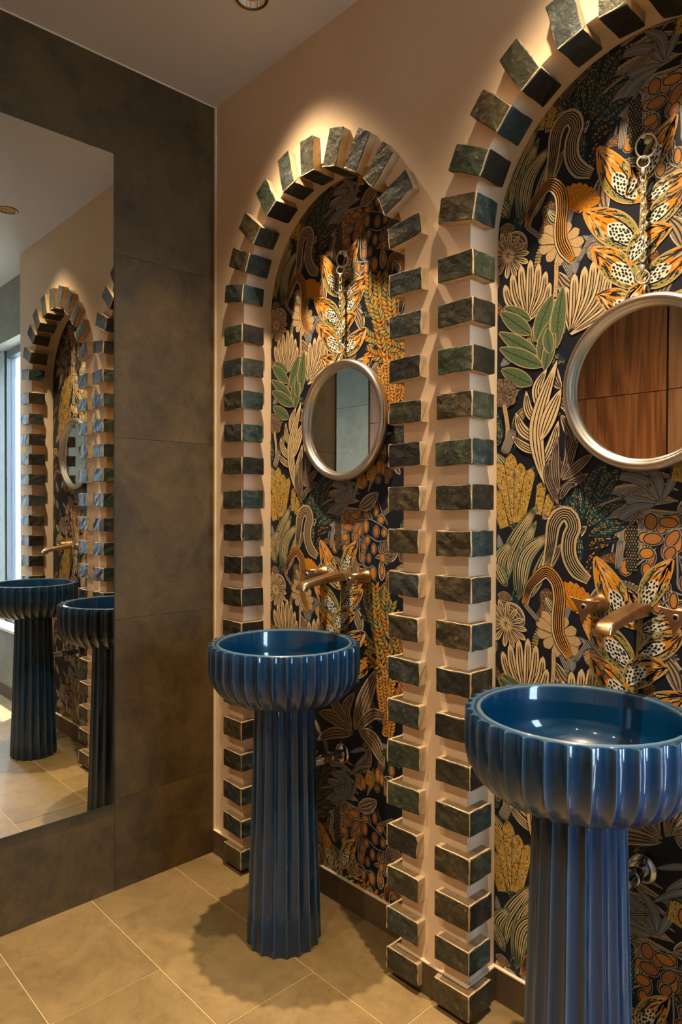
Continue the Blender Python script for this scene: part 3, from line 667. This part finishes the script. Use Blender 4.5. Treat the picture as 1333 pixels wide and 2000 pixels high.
def draw(kind,hw,pts):
    hw*={'leo':1.2,'curlC':1.1,'curlO':1.1,'curlT':1.2,'green':1.25,'teal':1.15,'lily':1.1,'weed':1.15,'ray':.85,'seed':.8}.get(kind,1)
    a=Art(); c=C_; B=lambda pr,n=14:Blade(pts,hw,pr,n); E=.0022
    def base(b,fill,out=None,e=E):
        if out: a.band(b,0,out,e0=e,e1=e)
        a.band(b,1,fill)
    if kind=='seed':
        b=B(ovalp,10); b2=Blade([b.at(-0,0),b.at(1,0)],hw+.005,ovalp,10)
        dx=(pts[1][0]-pts[0][0]); dz=(pts[1][1]-pts[0][1]); L=math.hypot(dx,dz); k=.0045/L
        big=Blade([(pts[0][0]-dx*k,pts[0][1]-dz*k),(pts[1][0]+dx*k,pts[1][1]+dz*k)],hw+.0042,ovalp,10)
        a.band(big,0,c['pale']); mid=Blade([(pts[0][0]-dx*k*.6,pts[0][1]-dz*k*.6),(pts[1][0]+dx*k*.6,pts[1][1]+dz*k*.6)],hw+.0026,ovalp,10)
        a.band(mid,1,c['navy']); a.band(b,2,WR.choice([c['seed'],c['seed'],c['seed2']]))
        a.dots(b,3,[c['cream2']],.008,.002,.0006,tm=.2,u0=.2,u1=.8)
    elif kind=='leo':
        b=B(leafp,18); base(b,c['orange'],c['cream2'],.0028)
        a.band(b,2,c['olive'],t0=-.98,t1=-.62,u0=.02,u1=.6); a.band(b,2,c['olive'],t0=.66,t1=.98,u0=.1,u1=.7)
        inn=Blade([b.at(.08,0),b.at(.3,.05),b.at(.58,0)],hw*.62,lambda u:max(.02,math.sin(PI*u))**.6,10); a.band(inn,2,c['white'])
        a.dots(inn,3,[c['navy']],.0085,.0042,.0026,tm=.9,u0=.05,u1=.95,jit=.6,row=.0078)
        for i in range(int(44*hw/.03)):
            u=WR.uniform(.4,.93); t=WR.uniform(-.85,.85); 
            if abs(t)<.5 and u<.6: continue
            a.dot(b,3,WR.choice([c['navy'],c['navy'],c['cream']]),u,t,WR.uniform(.006,.018),WR.uniform(.0011,.0023),rot=-t*.35)
        a.line(b,2,c['navy'],.58,.0011,.05,.7); a.line(b,2,c['navy'],-.55,.0011,.05,.7)
        for i in range(34):
            u=WR.uniform(.06,.7); t=WR.choice([-1,1])*WR.uniform(.62,.95); a.dot(b,3,c['navy'],u,t,WR.uniform(.002,.005),.0013,rot=WR.uniform(-.8,.8))
    elif kind in('lily','feather','featherT','protea','petal','pebble'):
        col={'lily':c['taupe'],'feather':c['cream'],'featherT':c['taupe'],'protea':c['cream'],'petal':c['taupe'],'pebble':c['taupe']}[kind]
        b=B(leafp if kind!='protea' else (lambda u:(.3+.7*math.sin(PI*min(1,u*.85)))*(1 if u<.9 else math.sqrt(max(.05,1-((u-.9)/.1)**2)))),16)
        base(b,col,c['navy'],.0022)
        nl={'lily':max(3,int(hw/.007)),'feather':3,'featherT':3,'protea':2,'petal':1,'pebble':4}[kind]
        for i in range(nl):
            t=(-1+2*(i+1)/(nl+1)) if nl>1 else 0
            a.line(b,2,c['navy'] if kind!='pebble' else c['brown'],t,.0009,u0=.05+.1*WR.random(),u1=.9)
        if kind=='protea': a.line(b,2,c['cream2'],.0,.0012,.1,.9); a.dots(b,3,[c['brown']],.006,.0011,.0008,tm=.1)
        if kind=='lily':
            for i in range(nl): a.line(b,2,c['cream2'],-1+2*(i+.5)/(nl+1),.0006,u0=.2,u1=.8)
            a.line(b,3,c['white'],.96,.0006); a.line(b,3,c['white'],-.96,.0006)
    elif kind=='frond':
        b=B(frondp,14); base(b,c['cream2'],c['navy'],.001); a.dots(b,2,[c['navy'],c['brown']],.0065,.0016,.0011,tm=.95,jit=.5)
        b2=Blade(pts,hw*.5,frondp,14); a.band(b2,3,c['grey'],e0=hw*.1,e1=-hw*.1)
    elif kind in('grey','branch'):
        b=B(taper if kind=='branch' else leafp,14); base(b,c['greyb'],c['navy'],.0012); a.line(b,2,c['pale'],0,.0007)
    elif kind=='coral':
        b=B(lambda u:(.75+.25*u) if u<.85 else math.sqrt(max(.03,1-((u-.8)/.2)**2)),14); base(b,c['must'],c['navy'],.0018)
        a.dots(b,2,[c['cream'],c['olive'],c['sage'],c['cream2'],c['seed'],c['navy']],.0058,.0023,.0016,tm=.97,jit=.6)
        a.dots(b,3,[c['navy'],c['green']],.0095,.0013,.001,tm=.9,jit=.9)
    elif kind in('laurel','wheat'):
        st=Blade(pts,.0012,tubep,20); a.band(st,0,c['navy'],e0=.004,e1=.004); ln=hw; n=int(st.len/(hw*.46))
        cols=[c['olive'],c['orange2'],c['green2'],c['must'],c['olive']] if kind=='laurel' else [c['yell'],c['orange'],c['yell'],c['seed']]
        for i in range(n+1):
            for s_ in (-1,1):
                u=i/max(1,n); p=st.at(u,0); q=st.at(min(1,u+.03),0); o=st.at(max(0,u-.03),0); an=math.atan2(q[1]-o[1],q[0]-o[0])+s_*WR.uniform(.5,.85)
                tip=(p[0]+ln*math.cos(an),p[1]+ln*math.sin(an)); m_=((p[0]+tip[0])/2-math.sin(an)*s_*ln*.06,(p[1]+tip[1])/2+math.cos(an)*s_*ln*.06)
                lb=Blade([p,m_,tip],ln*.2,leafp,6); a.P+=[(WR.choice([1,1]),c['navy'],z) for z in outline_of(lb,.0022)]; sl=1+.2*(i%4)+.1*(s_>0); a.P[-lb.n:]=[(sl,x[1],x[2]) for x in a.P[-lb.n:]]; a.band(lb,sl+.05,WR.choice(cols)); a.line(lb,sl+.08,c['orange'] if kind=='laurel' else c['cream2'],WR.uniform(-.3,.3),.0007,.15,.85,n=3)
    elif kind in('knob','knobB'):
        b=B(ovalp if kind=='knob' else clubp,10); base(b,c['dkgreen'] if kind=='knob' else c['taupe2'],c['navy'],.0015)
        a.dots(b,2,[c['pale'],c['sage'],c['olive']] if kind=='knob' else [c['navy'],c['navy'],c['seed2']],.0062,.0022 if kind=='knob' else .0026,.0008 if kind=='knob' else .0014,tm=.9,jit=1)
    elif kind in('curlT','curlO','curlC'):
        col={'curlT':c['taupe'],'curlO':c['orange'],'curlC':c['cream2']}[kind]
        b=B(lambda u:.55+.45*min(1,u*3) if u<.9 else .55+.45*(1-u)/.1,30); base(b,col,c['cream'] if kind=='curlC' else c['navy'],.0018)
        if kind=='curlO': a.band(b,2,c['cream'],t0=-1,t1=-.66); a.band(b,2,c['cream2'],t0=.45,t1=.6)
        if kind=='curlC': a.band(b,2,c['sage'],t0=-.9,t1=-.5)
        for i in range(5): a.line(b,3,c['navy'],-.66+i*.33,.0011,0,1)
    elif kind in('teal','tealO'):
        b=B(leafp,14); base(b,c['teal'] if kind=='teal' else c['navy'],c['navy'],.002)
        a.dots(b,2,[c['must'],c['must'],c['teal2'],c['olive']] if kind=='teal' else [c['orange'],c['yell'],c['teal2']],.0082,.0033,.0012,tm=.92,jit=.5,row=.0052)
        a.line(b,3,c['navy'],0,.0012)
    elif kind=='bead':
        b=B(tubep,12); base(b,c['navy']); a.dots(b,2,[c['must'],c['sage']],.0065,.0022,.0014,tm=.95,jit=.1,row=.006)
    elif kind=='lines':
        b=B(tubep,6); base(b,c['navy']); n=max(2,int(hw*2/.0036))
        for i in range(n): a.line(b,2,c['pale'],-1+2*(i+.5)/n,.0008,0,1)
    elif kind=='weed':
        b=B(leafp,16); base(b,c['sage'],c['navy'],.0016)
        n=max(4,int(hw/.0035))
        for i in range(n):
            t=-1+2*(i+1)/(n+1); a.line(b,2,c['navy'] if i%2 else c['green'],t,.0011,.02,.95)
        for i in range(n-1):
            t=-1+2*(i+1.5)/(n+1); a.line(b,3,c['cream'],t,.0008,.1+.2*WR.random(),.9)
    elif kind=='coral2':
        b=B(clubp,10); base(b,c['brown'],c['taupe2'],.0012); a.dots(b,2,[c['seed2'],c['cream2'],c['must']],.007,.0022,.0013,tm=.8,jit=.5)
    elif kind=='sprig':
        b=B(tubep,10); b.hw=.0011; a.band(b,1,c['sage'])
        for i in range(9):
            for s_ in (-1,1):
                u=.1+.09*i; p=b.at(u,s_*1.0,s_*.004); a.P.append((2,WR.choice([c['sage'],c['must'],c['taupe']]),[(p[0]+.0042*math.cos(k*PI/3),p[1]+.003*math.sin(k*PI/3)) for k in range(6)]))
    elif kind in('stem','stemO'):
        b=B(tubep,14); base(b,c['cream2'] if kind=='stem' else c['olive'],c['navy'],.001); a.dots(b,2,[c['navy'],c['orange']],.007,.0016,.0012,tm=.4,jit=.2)
    elif kind=='ray':
        b=B(clubp,8); base(b,c['cream'],c['navy'],.0012); a.line(b,2,c['navy'],.33,.0008,.25,.92); a.line(b,2,c['navy'],-.33,.0008,.25,.92)
    elif kind=='fan':
        b=B(clubp,10); base(b,c['orange'],c['navy'],.0008); a.dots(b,2,[c['navy'],c['brown']],.0058,.0016,.001,tm=.75,jit=.1,row=.0065); a.dots(b,3,[c['cream']],.012,.0012,.0008,tm=.9)
    elif kind=='daisy':
        b=B(clubp,10); base(b,c['cream2'],c['navy'],.0012); a.dots(b,2,[c['seed2'],c['taupe2']],.0062,.0011,.0009,tm=.8,jit=.9)
    elif kind=='fanP':
        b=B(ovalp,10); base(b,c['taupe'],c['navy']); a.dots(b,2,[c['navy'],c['cream']],.006,.0016,.001,tm=.9,jit=.6)
    elif kind=='green':
        b=B(leafp,12); base(b,c['green'],c['cream2'],.0024); a.dots(b,2,[c['navy']],.011,.0018,.0011,tm=.6,jit=.5); a.line(b,3,c['navy'],0,.0006)
        for t in (-1.06,1.06): 
            for i in range(int(b.len/.006)): a.dot(b,3,c['brown'],.04+.92*i*.006/b.len,t,.001,.0008,n=4)
    return a.P
items=[]
# small leaves and dotted sprigs printed between the large motifs
FR=random.Random(21); filler=[]
for i in range(9):
    for j in range(13):
        x=.02+i*.09+FR.uniform(-.03,.03); z=.90+j*PER/13+FR.uniform(-.03,.03); an=FR.uniform(.3,2.8); l=FR.uniform(.06,.11); bend=FR.uniform(-.4,.4)
        kd=FR.choice(['lily','weed','coral2','sprig','lily','grey','teal','featherT'])
        filler.append((kd,l*FR.uniform(.13,.22),[(x,z),(x+l*.5*math.cos(an),z+l*.5*math.sin(an)),(x+l*math.cos(an+bend),z+l*math.sin(an+bend))]))
for kind,hw,pts in filler+WP:
    P=draw(kind,hw,pts)
    xs=[q[0] for _,_,pl in P for q in pl]; zs_=[q[1] for _,_,pl in P for q in pl]
    items.append((P,min(xs),max(xs),min(zs_),max(zs_)))
# order in depth: every motif lies just above the motifs it overlaps
V=[];Fc=[];CL=[]
placed=[]; MAXL=0
for j in (-1,0,1):
    pass
for P,xa,xb,za,zb in items:
    for j in (-2,-1,0,1):
        dz=j*PER
        if zb+dz<0 or za+dz>SPR+AR+.03 or xb<-.02 or xa>AW+.02: continue
        L=0
        for q in placed:
            if q[4]>=L and q[0]<xb and q[1]>xa and q[2]<zb+dz and q[3]>za+dz: L=q[4]+1
        placed.append((xa,xb,za+dz,zb+dz,L)); MAXL=max(MAXL,L)
        for sub,col,pl in P:
            mx=min(p[0] for p in pl); 
            if mx>AW+.02 or max(p[0] for p in pl)<-.02: continue
            yy=-(L*4+sub+1)*1.1e-5; k=len(V)
            for p in pl: V.append((p[0],yy,p[1]+dz)); CL.append(col+(1,))
            Fc.append(tuple(range(k,k+len(pl))))
# drop what would reach outside the sheet
k=len(V); V+=[(-.03,0,.0),(AW+.03,0,.0),(AW+.03,0,SPR+AR+.03),(-.03,0,SPR+AR+.03)]; Fc.append((k,k+1,k+2,k+3)); CL+=[C_['navy']+(1,)]*4
k=len(V); V+=[(-.03,.002,.0),(AW+.03,.002,.0),(AW+.03,.002,SPR+AR+.03),(-.03,.002,SPR+AR+.03)]; Fc+=[(k+3,k+2,k+1,k),(k-4,k,k+1,k-3),(k-3,k+1,k+2,k-2),(k-2,k+2,k+3,k-1),(k-1,k+3,k,k-4)]; CL+=[C_['navy']+(1,)]*4
wpm=bpy.data.materials.new('printed_wallpaper'); wpm.use_nodes=True; b_=wpm.node_tree.nodes['Principled BSDF']
at=wpm.node_tree.nodes.new('ShaderNodeAttribute'); at.attribute_name='ink'; wpm.node_tree.links.new(at.outputs['Color'],b_.inputs['Base Color']); b_.inputs['Roughness'].default_value=.5; b_.inputs['Specular IOR Level'].default_value=.35
wme=mesh('wallpaper',V,Fc,wpm); ca=wme.color_attributes.new('ink','FLOAT_COLOR','POINT'); ca.data.foreach_set('color',[x for c in CL for x in c])
print('wallpaper faces',len(Fc),'layers',MAXL)
for a,lb in ((AL,'wallpaper of orange, cream and teal plants in the niche beside the dark stone wall'),(AL+AS,'wallpaper of orange, cream and teal plants in the niche near the window')):
    o=link('wallpaper',wme,wr,(a,ND+.001,0)); o['label']=lb
# ---------------------------------------------------------------- wall beyond the niche wall, with a recessed window
YB=.21; RX0,RX1,RZ0,RZ1=2.25,3.55,.444,2.38; GX0,GX1=2.36,3.05
wf=struct(boxes('wall_far',[(XE,RX0,ND,YB+.12,0,H_CEIL),(RX1,X1+.12,ND,YB+.12,0,H_CEIL),(RX0,RX1,ND,YB+.12,0,RZ0),(RX0,RX1,ND,YB+.12,RZ1,H_CEIL),(GX1,RX1,YB,YB+.12,RZ0,RZ1),(RX0,GX0,YB,YB+.12,RZ0,RZ1)],M['stonefar']))
struct(boxes('baseboard_far',[(XE,X1,ND-.01,ND,0,.085)],M['stonebase']))
struct(boxes('trim_4',[(RX0,RX1,ND-.012,YB,RZ0,RZ0+.018)],M['bead']))
def window(n,axis,a0,a1,z0,z1,p,panes):
    e=bpy.data.objects.new('window_%d'%n,None); COL.objects.link(e); struct(e)
    fw=.05
    def bx(a,b,c,d,q0,q1):
        return (a,b,p+q0,p+q1,c,d) if axis=='x' else (p+q0,p+q1,a,b,c,d)
    w=(a1-a0)/panes
    fr=[bx(a0,a1,z0,z0+fw,-.03,.03),bx(a0,a1,z1-fw,z1,-.03,.03)]
    for i in range(panes+1):
        x=a0+i*w; fr.append(bx(max(a0,x-fw/2-(.012 if i==0 else 0)),min(a1,x+fw/2),z0+fw,z1-fw,-.03,.03))
    boxes('window_frame',fr,M['frame'],e)
    for i in range(panes):
        boxes('pane',[bx(a0+i*w+fw/2,a0+(i+1)*w-fw/2,z0+fw,z1-fw,-.004,.004)],M['glass'],e)
    return e
window(1,'x',GX0,GX1,RZ0,RZ1,YB+.04,1)
FILL_WIN=(-.42,.02)
struct(boxes('wall_front',[(X1,X1+.12,YN-.12,FILL_WIN[0],0,H_CEIL),(X1,X1+.12,FILL_WIN[1],YB+.12,0,H_CEIL),(X1,X1+.12,FILL_WIN[0],FILL_WIN[1],0,RZ0),(X1,X1+.12,FILL_WIN[0],FILL_WIN[1],RZ1,H_CEIL)],M['stonefar']))
window(2,'y',FILL_WIN[0],FILL_WIN[1],RZ0,RZ1,X1+.06,1)  # unseen window, added to throw side daylight on the washbasins
struct(boxes('outside_ground',[(-8,14,-9,12,-.5,-.2)],M['concrete']))  # paved ground outside the room, added under the sky
# wall behind the camera: walnut veneer panels, then stone
wb=struct(boxes('wall_back',[(-.12,X1+.12,YN-.12,YN-.02,0,H_CEIL)],M['black']))
def panel(x0,x1,z0,z1,y1,m):
    v,f=box(-(x1-x0)/2,(x1-x0)/2,0,y1-YN+.02,-(z1-z0)/2,(z1-z0)/2); return link('panel',mesh('panel',v,f,m),wb,((x0+x1)/2,YN-.02,(z0+z1)/2))
for z0,z1 in ((.0,1.967),(1.972,H_CEIL)):
    panel(.002,.560,z0,z1,YN,M['wooddark'])
for z0,z1 in ((.0,1.967),(1.972,H_CEIL)):
    panel(.580,1.22,z0,z1,YN+.02,M['woodlight']); panel(1.224,1.84,z0,z1,YN+.02,M['woodlight'])
for x0,x1 in ((1.87,2.6),(2.602,X1)):
    for z0,z1 in ((0,.9115),(.9135,1.5195),(1.5215,2.131),(2.133,H_CEIL)):
        v,f=box(-(x1-x0)/2,(x1-x0)/2,0,.03,-(z1-z0)/2,(z1-z0)/2); link('tile',mesh('tile',v,f,M['stonefar']),wb,((x0+x1)/2,YN-.02,(z0+z1)/2))

# ---------------------------------------------------------------- big wall mirror
MY0,MY1,MZ0,MZ1=-.3975,-1.75,.3003,2.4535
t=thing('wall_mirror','large frameless rectangular mirror on the dark stone wall','mirror',(0,MY0,MZ0))
o=boxes('mirror_glass',[(.003,.008,MY1-MY0,0,0,MZ1-MZ0)],M['mirror'],t)
ed=.0016
boxes('mirror_edge',[(.0005,.0084,-ed+.0012,.0012,-.0012,MZ1-MZ0+.0012),(.0005,.0084,MY1-MY0,0.0,-.003,0),(.0005,.0084,MY1-MY0,0,MZ1-MZ0,MZ1-MZ0+.0015)],M['mirroredge'],t)

# ---------------------------------------------------------------- fluted washbasins
def fluted(prof,nf,dep,sub=8):
    """prof: (r,z,flute weight,arris weight)"""
    v=[];f=[];ar=[]
    us=[-.5,-.47,-.38,-.22,0,.22,.38,.47]; n=nf*len(us)
    for k in range(nf):
        for u in us:
            th=2*PI*(k+u+.5)/nf; fl=1-(2*u)**2
            for r,z,w,aw in prof:
                rr=r-dep*w*fl*(r/prof_max)
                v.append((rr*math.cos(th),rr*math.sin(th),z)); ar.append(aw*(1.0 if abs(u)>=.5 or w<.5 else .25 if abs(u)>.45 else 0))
    m=len(prof)
    for i in range(n):
        j=(i+1)%n
        for q in range(m-1): f.append((i*m+q,j*m+q,j*m+q+1,i*m+q+1))
    return v,f,ar
RZ=.888; BT=.712
def arc(cx,cz,rx,rz,a0,a1,n): return [(cx+rx*math.cos(math.radians(a0+(a1-a0)*i/n)),cz+rz*math.sin(math.radians(a0+(a1-a0)*i/n))) for i in range(n+1)]
outer=[(.100,BT),(.116,BT+.0015)]+arc(.112,BT+.106,.1145,.1045,-82,-3,14)+[(.2265,BT+.118),(.2265,BT+.145),(.2258,RZ-.003)]
prof_max=.2265
pr=[(0.0,BT,0,0),(.098,BT,0,0)]
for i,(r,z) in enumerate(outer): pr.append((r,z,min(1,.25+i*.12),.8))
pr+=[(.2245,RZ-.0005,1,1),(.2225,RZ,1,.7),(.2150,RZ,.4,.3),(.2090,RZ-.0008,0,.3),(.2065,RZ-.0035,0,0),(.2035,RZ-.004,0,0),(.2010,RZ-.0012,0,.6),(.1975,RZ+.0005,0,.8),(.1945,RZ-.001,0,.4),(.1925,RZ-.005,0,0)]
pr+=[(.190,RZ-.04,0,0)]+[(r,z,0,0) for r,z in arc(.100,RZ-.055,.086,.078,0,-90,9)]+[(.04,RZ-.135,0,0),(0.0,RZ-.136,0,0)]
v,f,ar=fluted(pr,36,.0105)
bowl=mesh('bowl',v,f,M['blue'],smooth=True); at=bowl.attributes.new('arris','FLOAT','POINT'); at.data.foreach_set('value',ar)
prof_max=.113
pp=[(0,0,0,0),(.108,0,.6,.3),(.1125,.003,.9,.6)]
for i in range(1,9):
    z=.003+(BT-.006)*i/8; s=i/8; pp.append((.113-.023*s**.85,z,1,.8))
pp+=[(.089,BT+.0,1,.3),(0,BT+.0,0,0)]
v,f,ar=fluted(pp,18,.0105)
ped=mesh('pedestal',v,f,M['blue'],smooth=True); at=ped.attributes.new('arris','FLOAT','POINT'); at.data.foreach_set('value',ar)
for me in (bowl,ped):   # keep the arrises sharp
    bm=bmesh.new(); bm.from_mesh(me); bmesh.ops.remove_doubles(bm,verts=bm.verts[:],dist=1e-6)
    bm.normal_update()
    for e in bm.edges:
        if len(e.link_faces)==2 and e.calc_face_angle(0)>.55: e.smooth=False
    bm.to_mesh(me); bm.free()
bl=mesh('drain',*lathe([(0,0),(.020,0),(.022,-.002)],24),M['chrome'],smooth=True)
for x,lb in ((.5757,'blue fluted pedestal washbasin in front of the niche beside the dark stone wall'),(1.5188,'blue fluted pedestal washbasin nearest the camera, in front of the right-hand niche')):
    t=thing('washbasin',lb,'washbasin',(x,-.127,0),'fluted pedestal washbasins')
    o=link('bowl',bowl,t); o.rotation_euler.z=.05
    o=link('pedestal',ped,t); o.rotation_euler.z=.1

# ---------------------------------------------------------------- waste pipes
for x,where in ((.572,'left-hand'),(1.545,'right-hand')):
    t=thing('waste_pipe','corrugated chrome waste pipe entering the wall behind the %s washbasin'%where,'pipe',(x,ND,.492),'waste pipes behind the washbasins')
    pf=[(.0105,.085)]
    z=.085
    while z<.150: pf+=[(.0125,z+.0012),(.0125,z+.0024),(.0098,z+.0036)]; z+=.0042
    pf+=[(.0098,.155)]
    link('corrugated_hose',mesh('hose',*lathe(pf,20,'Y'),M['silver'],smooth=True),t)
    link('coupling',mesh('coupling',*lathe([(.0,.1),(.014,.1),(.016,.096),(.016,.08),(.0145,.078),(.0145,.060),(.017,.058),(.017,.040),(.0145,.038),(.0145,.006)],6*4,'Y'),M['chrome'],smooth=False),t)
    link('wall_flange',mesh('flange',*lathe([(.0145,.013),(.017,.0135),(.030,.0085),(.0325,.005),(.0325,.001)],32,'Y'),M['chrome'],smooth=True),t)

# ---------------------------------------------------------------- wall mounted taps
def spout_mesh():
    # path from wall out to the tip; section is a rounded slab
    path=[(0,.0,.0205,.0150),(-.02,.001,.0205,.0150),(-.06,.0,.0205,.0135),(-.10,-.005,.020,.0115),(-.14,-.011,.020,.0105),(-.165,-.0155,.0195,.0105),(-.176,-.020,.019,.0125),(-.182,-.027,.0185,.0130),(-.184,-.033,.018,.011)]
    v=[];f=[];n=16
    for k,(y,z,hw,hh) in enumerate(path):
        a=path[max(0,k-1)];b=path[min(len(path)-1,k+1)]; d=Vector((0,b[0]-a[0],b[1]-a[1])).normalized(); up=Vector((1,0,0)).cross(d)
        if up.z<0: up=-up
        for i in range(n):
            q=2*PI*i/n; cx,sx=math.cos(q),math.sin(q); ex=.38
            x=hw*math.copysign(abs(cx)**ex,cx); h=hh*math.copysign(abs(sx)**ex,sx)
            v.append(tuple(Vector((x,y,z))+up*h))
    m=len(path)
    for k in range(m-1):
        for i in range(n): j=(i+1)%n; f.append((k*n+i,(k+1)*n+i,(k+1)*n+j,k*n+j))
    f.append(tuple(range(n))); f.append(tuple(range((m-1)*n,m*n))[::-1]); return v,f
sv,sf=spout_mesh()
def star_mesh(r,th):
    """three pointed plate with hollow sides, bevelled"""
    pts=[]
    tips=[math.radians(a) for a in (150,25,-97)]
    for k in range(3):
        a=Vector((math.cos(tips[k]),math.sin(tips[k])))*r; b=Vector((math.cos(tips[(k+1)%3]),math.sin(tips[(k+1)%3])))*r
        mid=(a+b)/2; inn=mid.normalized()*r*.30
        a1=a+(Vector((-a.y,a.x)).normalized()*-.0018); 
        for i in range(9):
            t=i/9; p=a*(1-t)**2+inn*.9*2*t*(1-t)+b*t*t
            pts.append(p)
    n=len(pts); v=[];f=[]
    for y,s in ((0,1),(-th*.8,1),(-th,.93)):
        for p in pts: v.append((p.x*s,y,p.y*s))
    for k in range(2):
        for i in range(n): j=(i+1)%n; f.append((k*n+i,(k+1)*n+i,(k+1)*n+j,k*n+j))
    v.append((0,0,0)); v.append((0,-th,0))
    for i in range(n): j=(i+1)%n; f.append((j,3*n,i)[::-1]); f.append((2*n+i,3*n+1,2*n+j))
    return v,f
spout=mesh('spout',sv,sf,M['brass'],smooth=True); star=mesh('handle',*star_mesh(.043,.0035),M['brass'])
bm=bmesh.new(); bm.from_mesh(spout); 
for e in bm.edges:
    if len(e.link_faces)==2 and e.calc_face_angle(0)>.7: e.smooth=False
bm.to_mesh(spout); bm.free()
valve=mesh('valve_body',*lathe([(.0225,.001),(.0225,.006),(.0195,.008),(.0175,.040),(.0150,.066),(.0085,.068),(.0085,.072)],28,'Y'),M['brass'],smooth=True)
capm=mesh('cap',*lathe([(.0078,.0),(.0078,.004),(.0062,.0048),(.0045,.0045)],20,'Y'),M['silver'],smooth=True)
scr=mesh('screw',*lathe([(.0046,.001),(.0044,.0040),(.0,.0040)],6,'Y'),M['screw'])
for x,lb in ((.578,'brass wall tap with two pointed handles, above the washbasin beside the dark stone wall'),(1.538,'brass wall tap with flat spout and two three-pointed handles, above the washbasin nearest the camera')):
    t=thing('wall_tap',lb,'tap',(x,ND,1.068),'brass wall taps')
    link('spout',spout,t)
    link('spout_plate',mesh('spout_plate',*lathe([(.0,.0075),(.023,.0075),(.0245,.006),(.0245,.0005)],28,'Y'),M['brass'],smooth=True),t) if False else None
    for dx,rot in ((-.1,0),(.1,.0)):
        link('valve_body',valve,t,(dx,0,.004))
        h=link('handle',star,t,(dx,-.072,.002)); h.rotation_euler.y=rot
        c=link('cap',capm,h,(0,-.0035,0)); c['label']='nickel button in the centre of the brass handle'
        link('screw',scr,h,(0,-.0045,0))

# ---------------------------------------------------------------- round mirrors on chains
frp=[(.166,.010),(.166,.020),(.1675,.024),(.1705,.0245),(.1725,.0285),(.176,.0325),(.181,.0345),(.186,.0335),(.1905,.030),(.1935,.024),(.1945,.017),(.193,.010),(.189,.005),(.17,.004)]
frm=mesh('frame',*lathe(frp+[frp[0]],96,'Y'),M['silver'],smooth=True)
gl=mesh('mirror_glass',*lathe([(0,.014),(.1675,.014),(.1675,.011),(0,.011)],96,'Y'),M['mirror'])
def torus(r,t,n=28,m=8,sx=1,sz=1):
    v=[];f=[]
    for i in range(n):
        a=2*PI*i/n
        for j in range(m):
            b=2*PI*j/m; rr=r+t*math.cos(b); v.append((rr*math.cos(a)*sx,t*math.sin(b),rr*math.sin(a)*sz))
    for i in range(n):
        for j in range(m): f.append((i*m+j,i*m+(j+1)%m,((i+1)%n)*m+(j+1)%m,((i+1)%n)*m+j))
    return v,f
ring_b=mesh('ring',*torus(.0245,.0023,36),M['chain'],smooth=True); ring_s=mesh('ring',*torus(.0125,.0019),M['chain'],smooth=True)
ring_l=mesh('ring',*torus(.0138,.0020),M['chain'],smooth=True)
lk=mesh('chain_link',*torus(.0050,.0013,14,6,1,1.7),M['chain'],smooth=True)
fer=mesh('ferrule',*lathe([(0,-.007),(.0045,-.0068),(.005,-.0055),(.005,.0055),(.0045,.0068),(0,.007)],16,'Z'),M['chain'],smooth=True)
hook=mesh('wall_hook',*lathe([(.009,.0005),(.009,.003),(.004,.004),(.003,.022),(.0055,.023),(.0055,.027),(0,.028)],16,'Y'),M['chain'],smooth=True)
for x,where in ((.583,'in the niche beside the dark stone wall'),(1.548,'in the niche nearest the camera')):
    t=thing('round_mirror','round mirror in a brushed nickel frame hung '+where,'mirror',(x,ND,1.568),'round mirrors on chains')
    link('frame',frm,t,(0,-.0,0)); link('mirror_glass',gl,t)
    lug=link('hanging_loop',ring_s,t,(0,-.016,.200)); lug.rotation_euler.z=PI/2
    c=thing('hanging_chain','ringed silver chain above the mirror '+where.split(',')[0],'chain',(x-.006,ND-.024,2.104),'chains of the round mirrors')
    link('wall_hook',hook,c,(0,.024,-.0)); 
    o=link('ring',ring_b,c,(.004,.004,-.021)); o.rotation_euler=(.15,0,.25); o.scale=(.86,1,1)
    o=link('ring',ring_s,c,(0,0,-.056)); o.rotation_euler=(.0,0,.5)
    link('ferrule',fer,c,(0,0,-.076))
    n=15
    for i in range(n):
        o=link('chain_link',lk,c,(0,0,-.090-i*.0124)); o.rotation_euler=(R.uniform(-.1,.1),0,(PI/2 if i%2 else 0)+R.uniform(-.25,.25)+.4)
    link('ferrule',fer,c,(0,0,-.287))
    o=link('ring',ring_l,c,(0,0,-.306)); o.rotation_euler=(0,0,.3)

# ---------------------------------------------------------------- downlights
dr=mesh('trim_ring',*lathe([(.040,.022),(.040,-.001),(.0415,-.003),(.0470,-.0035),(.0490,-.001),(.049,.0)],40),M['ring'],smooth=True)
dc=mesh('reflector',*lathe([(.0398,.018),(.030,.055),(.020,.060)],32),M['cone'],smooth=True)
dl=mesh('lamp',*lathe([(0,.0585),(.0205,.0585)],24),M['led'])
LB=['recessed bronze-rimmed ceiling downlight in front of the arch beside the dark stone wall','recessed bronze-rimmed ceiling downlight in front of the arch nearest the camera','recessed ceiling downlight nearest the window wall','recessed ceiling downlight over the wood panelling beside the big mirror wall','recessed ceiling downlight over the middle of the wood panelling','recessed ceiling downlight over the stone end of the back wall']
for (x,y),lb in zip(SPOTS,LB):
    t=thing('downlight',lb,'ceiling light',(x,y,H_CEIL),'recessed ceiling downlights')
    link('trim_ring',dr,t); link('reflector',dc,t); link('lamp',dl,t)
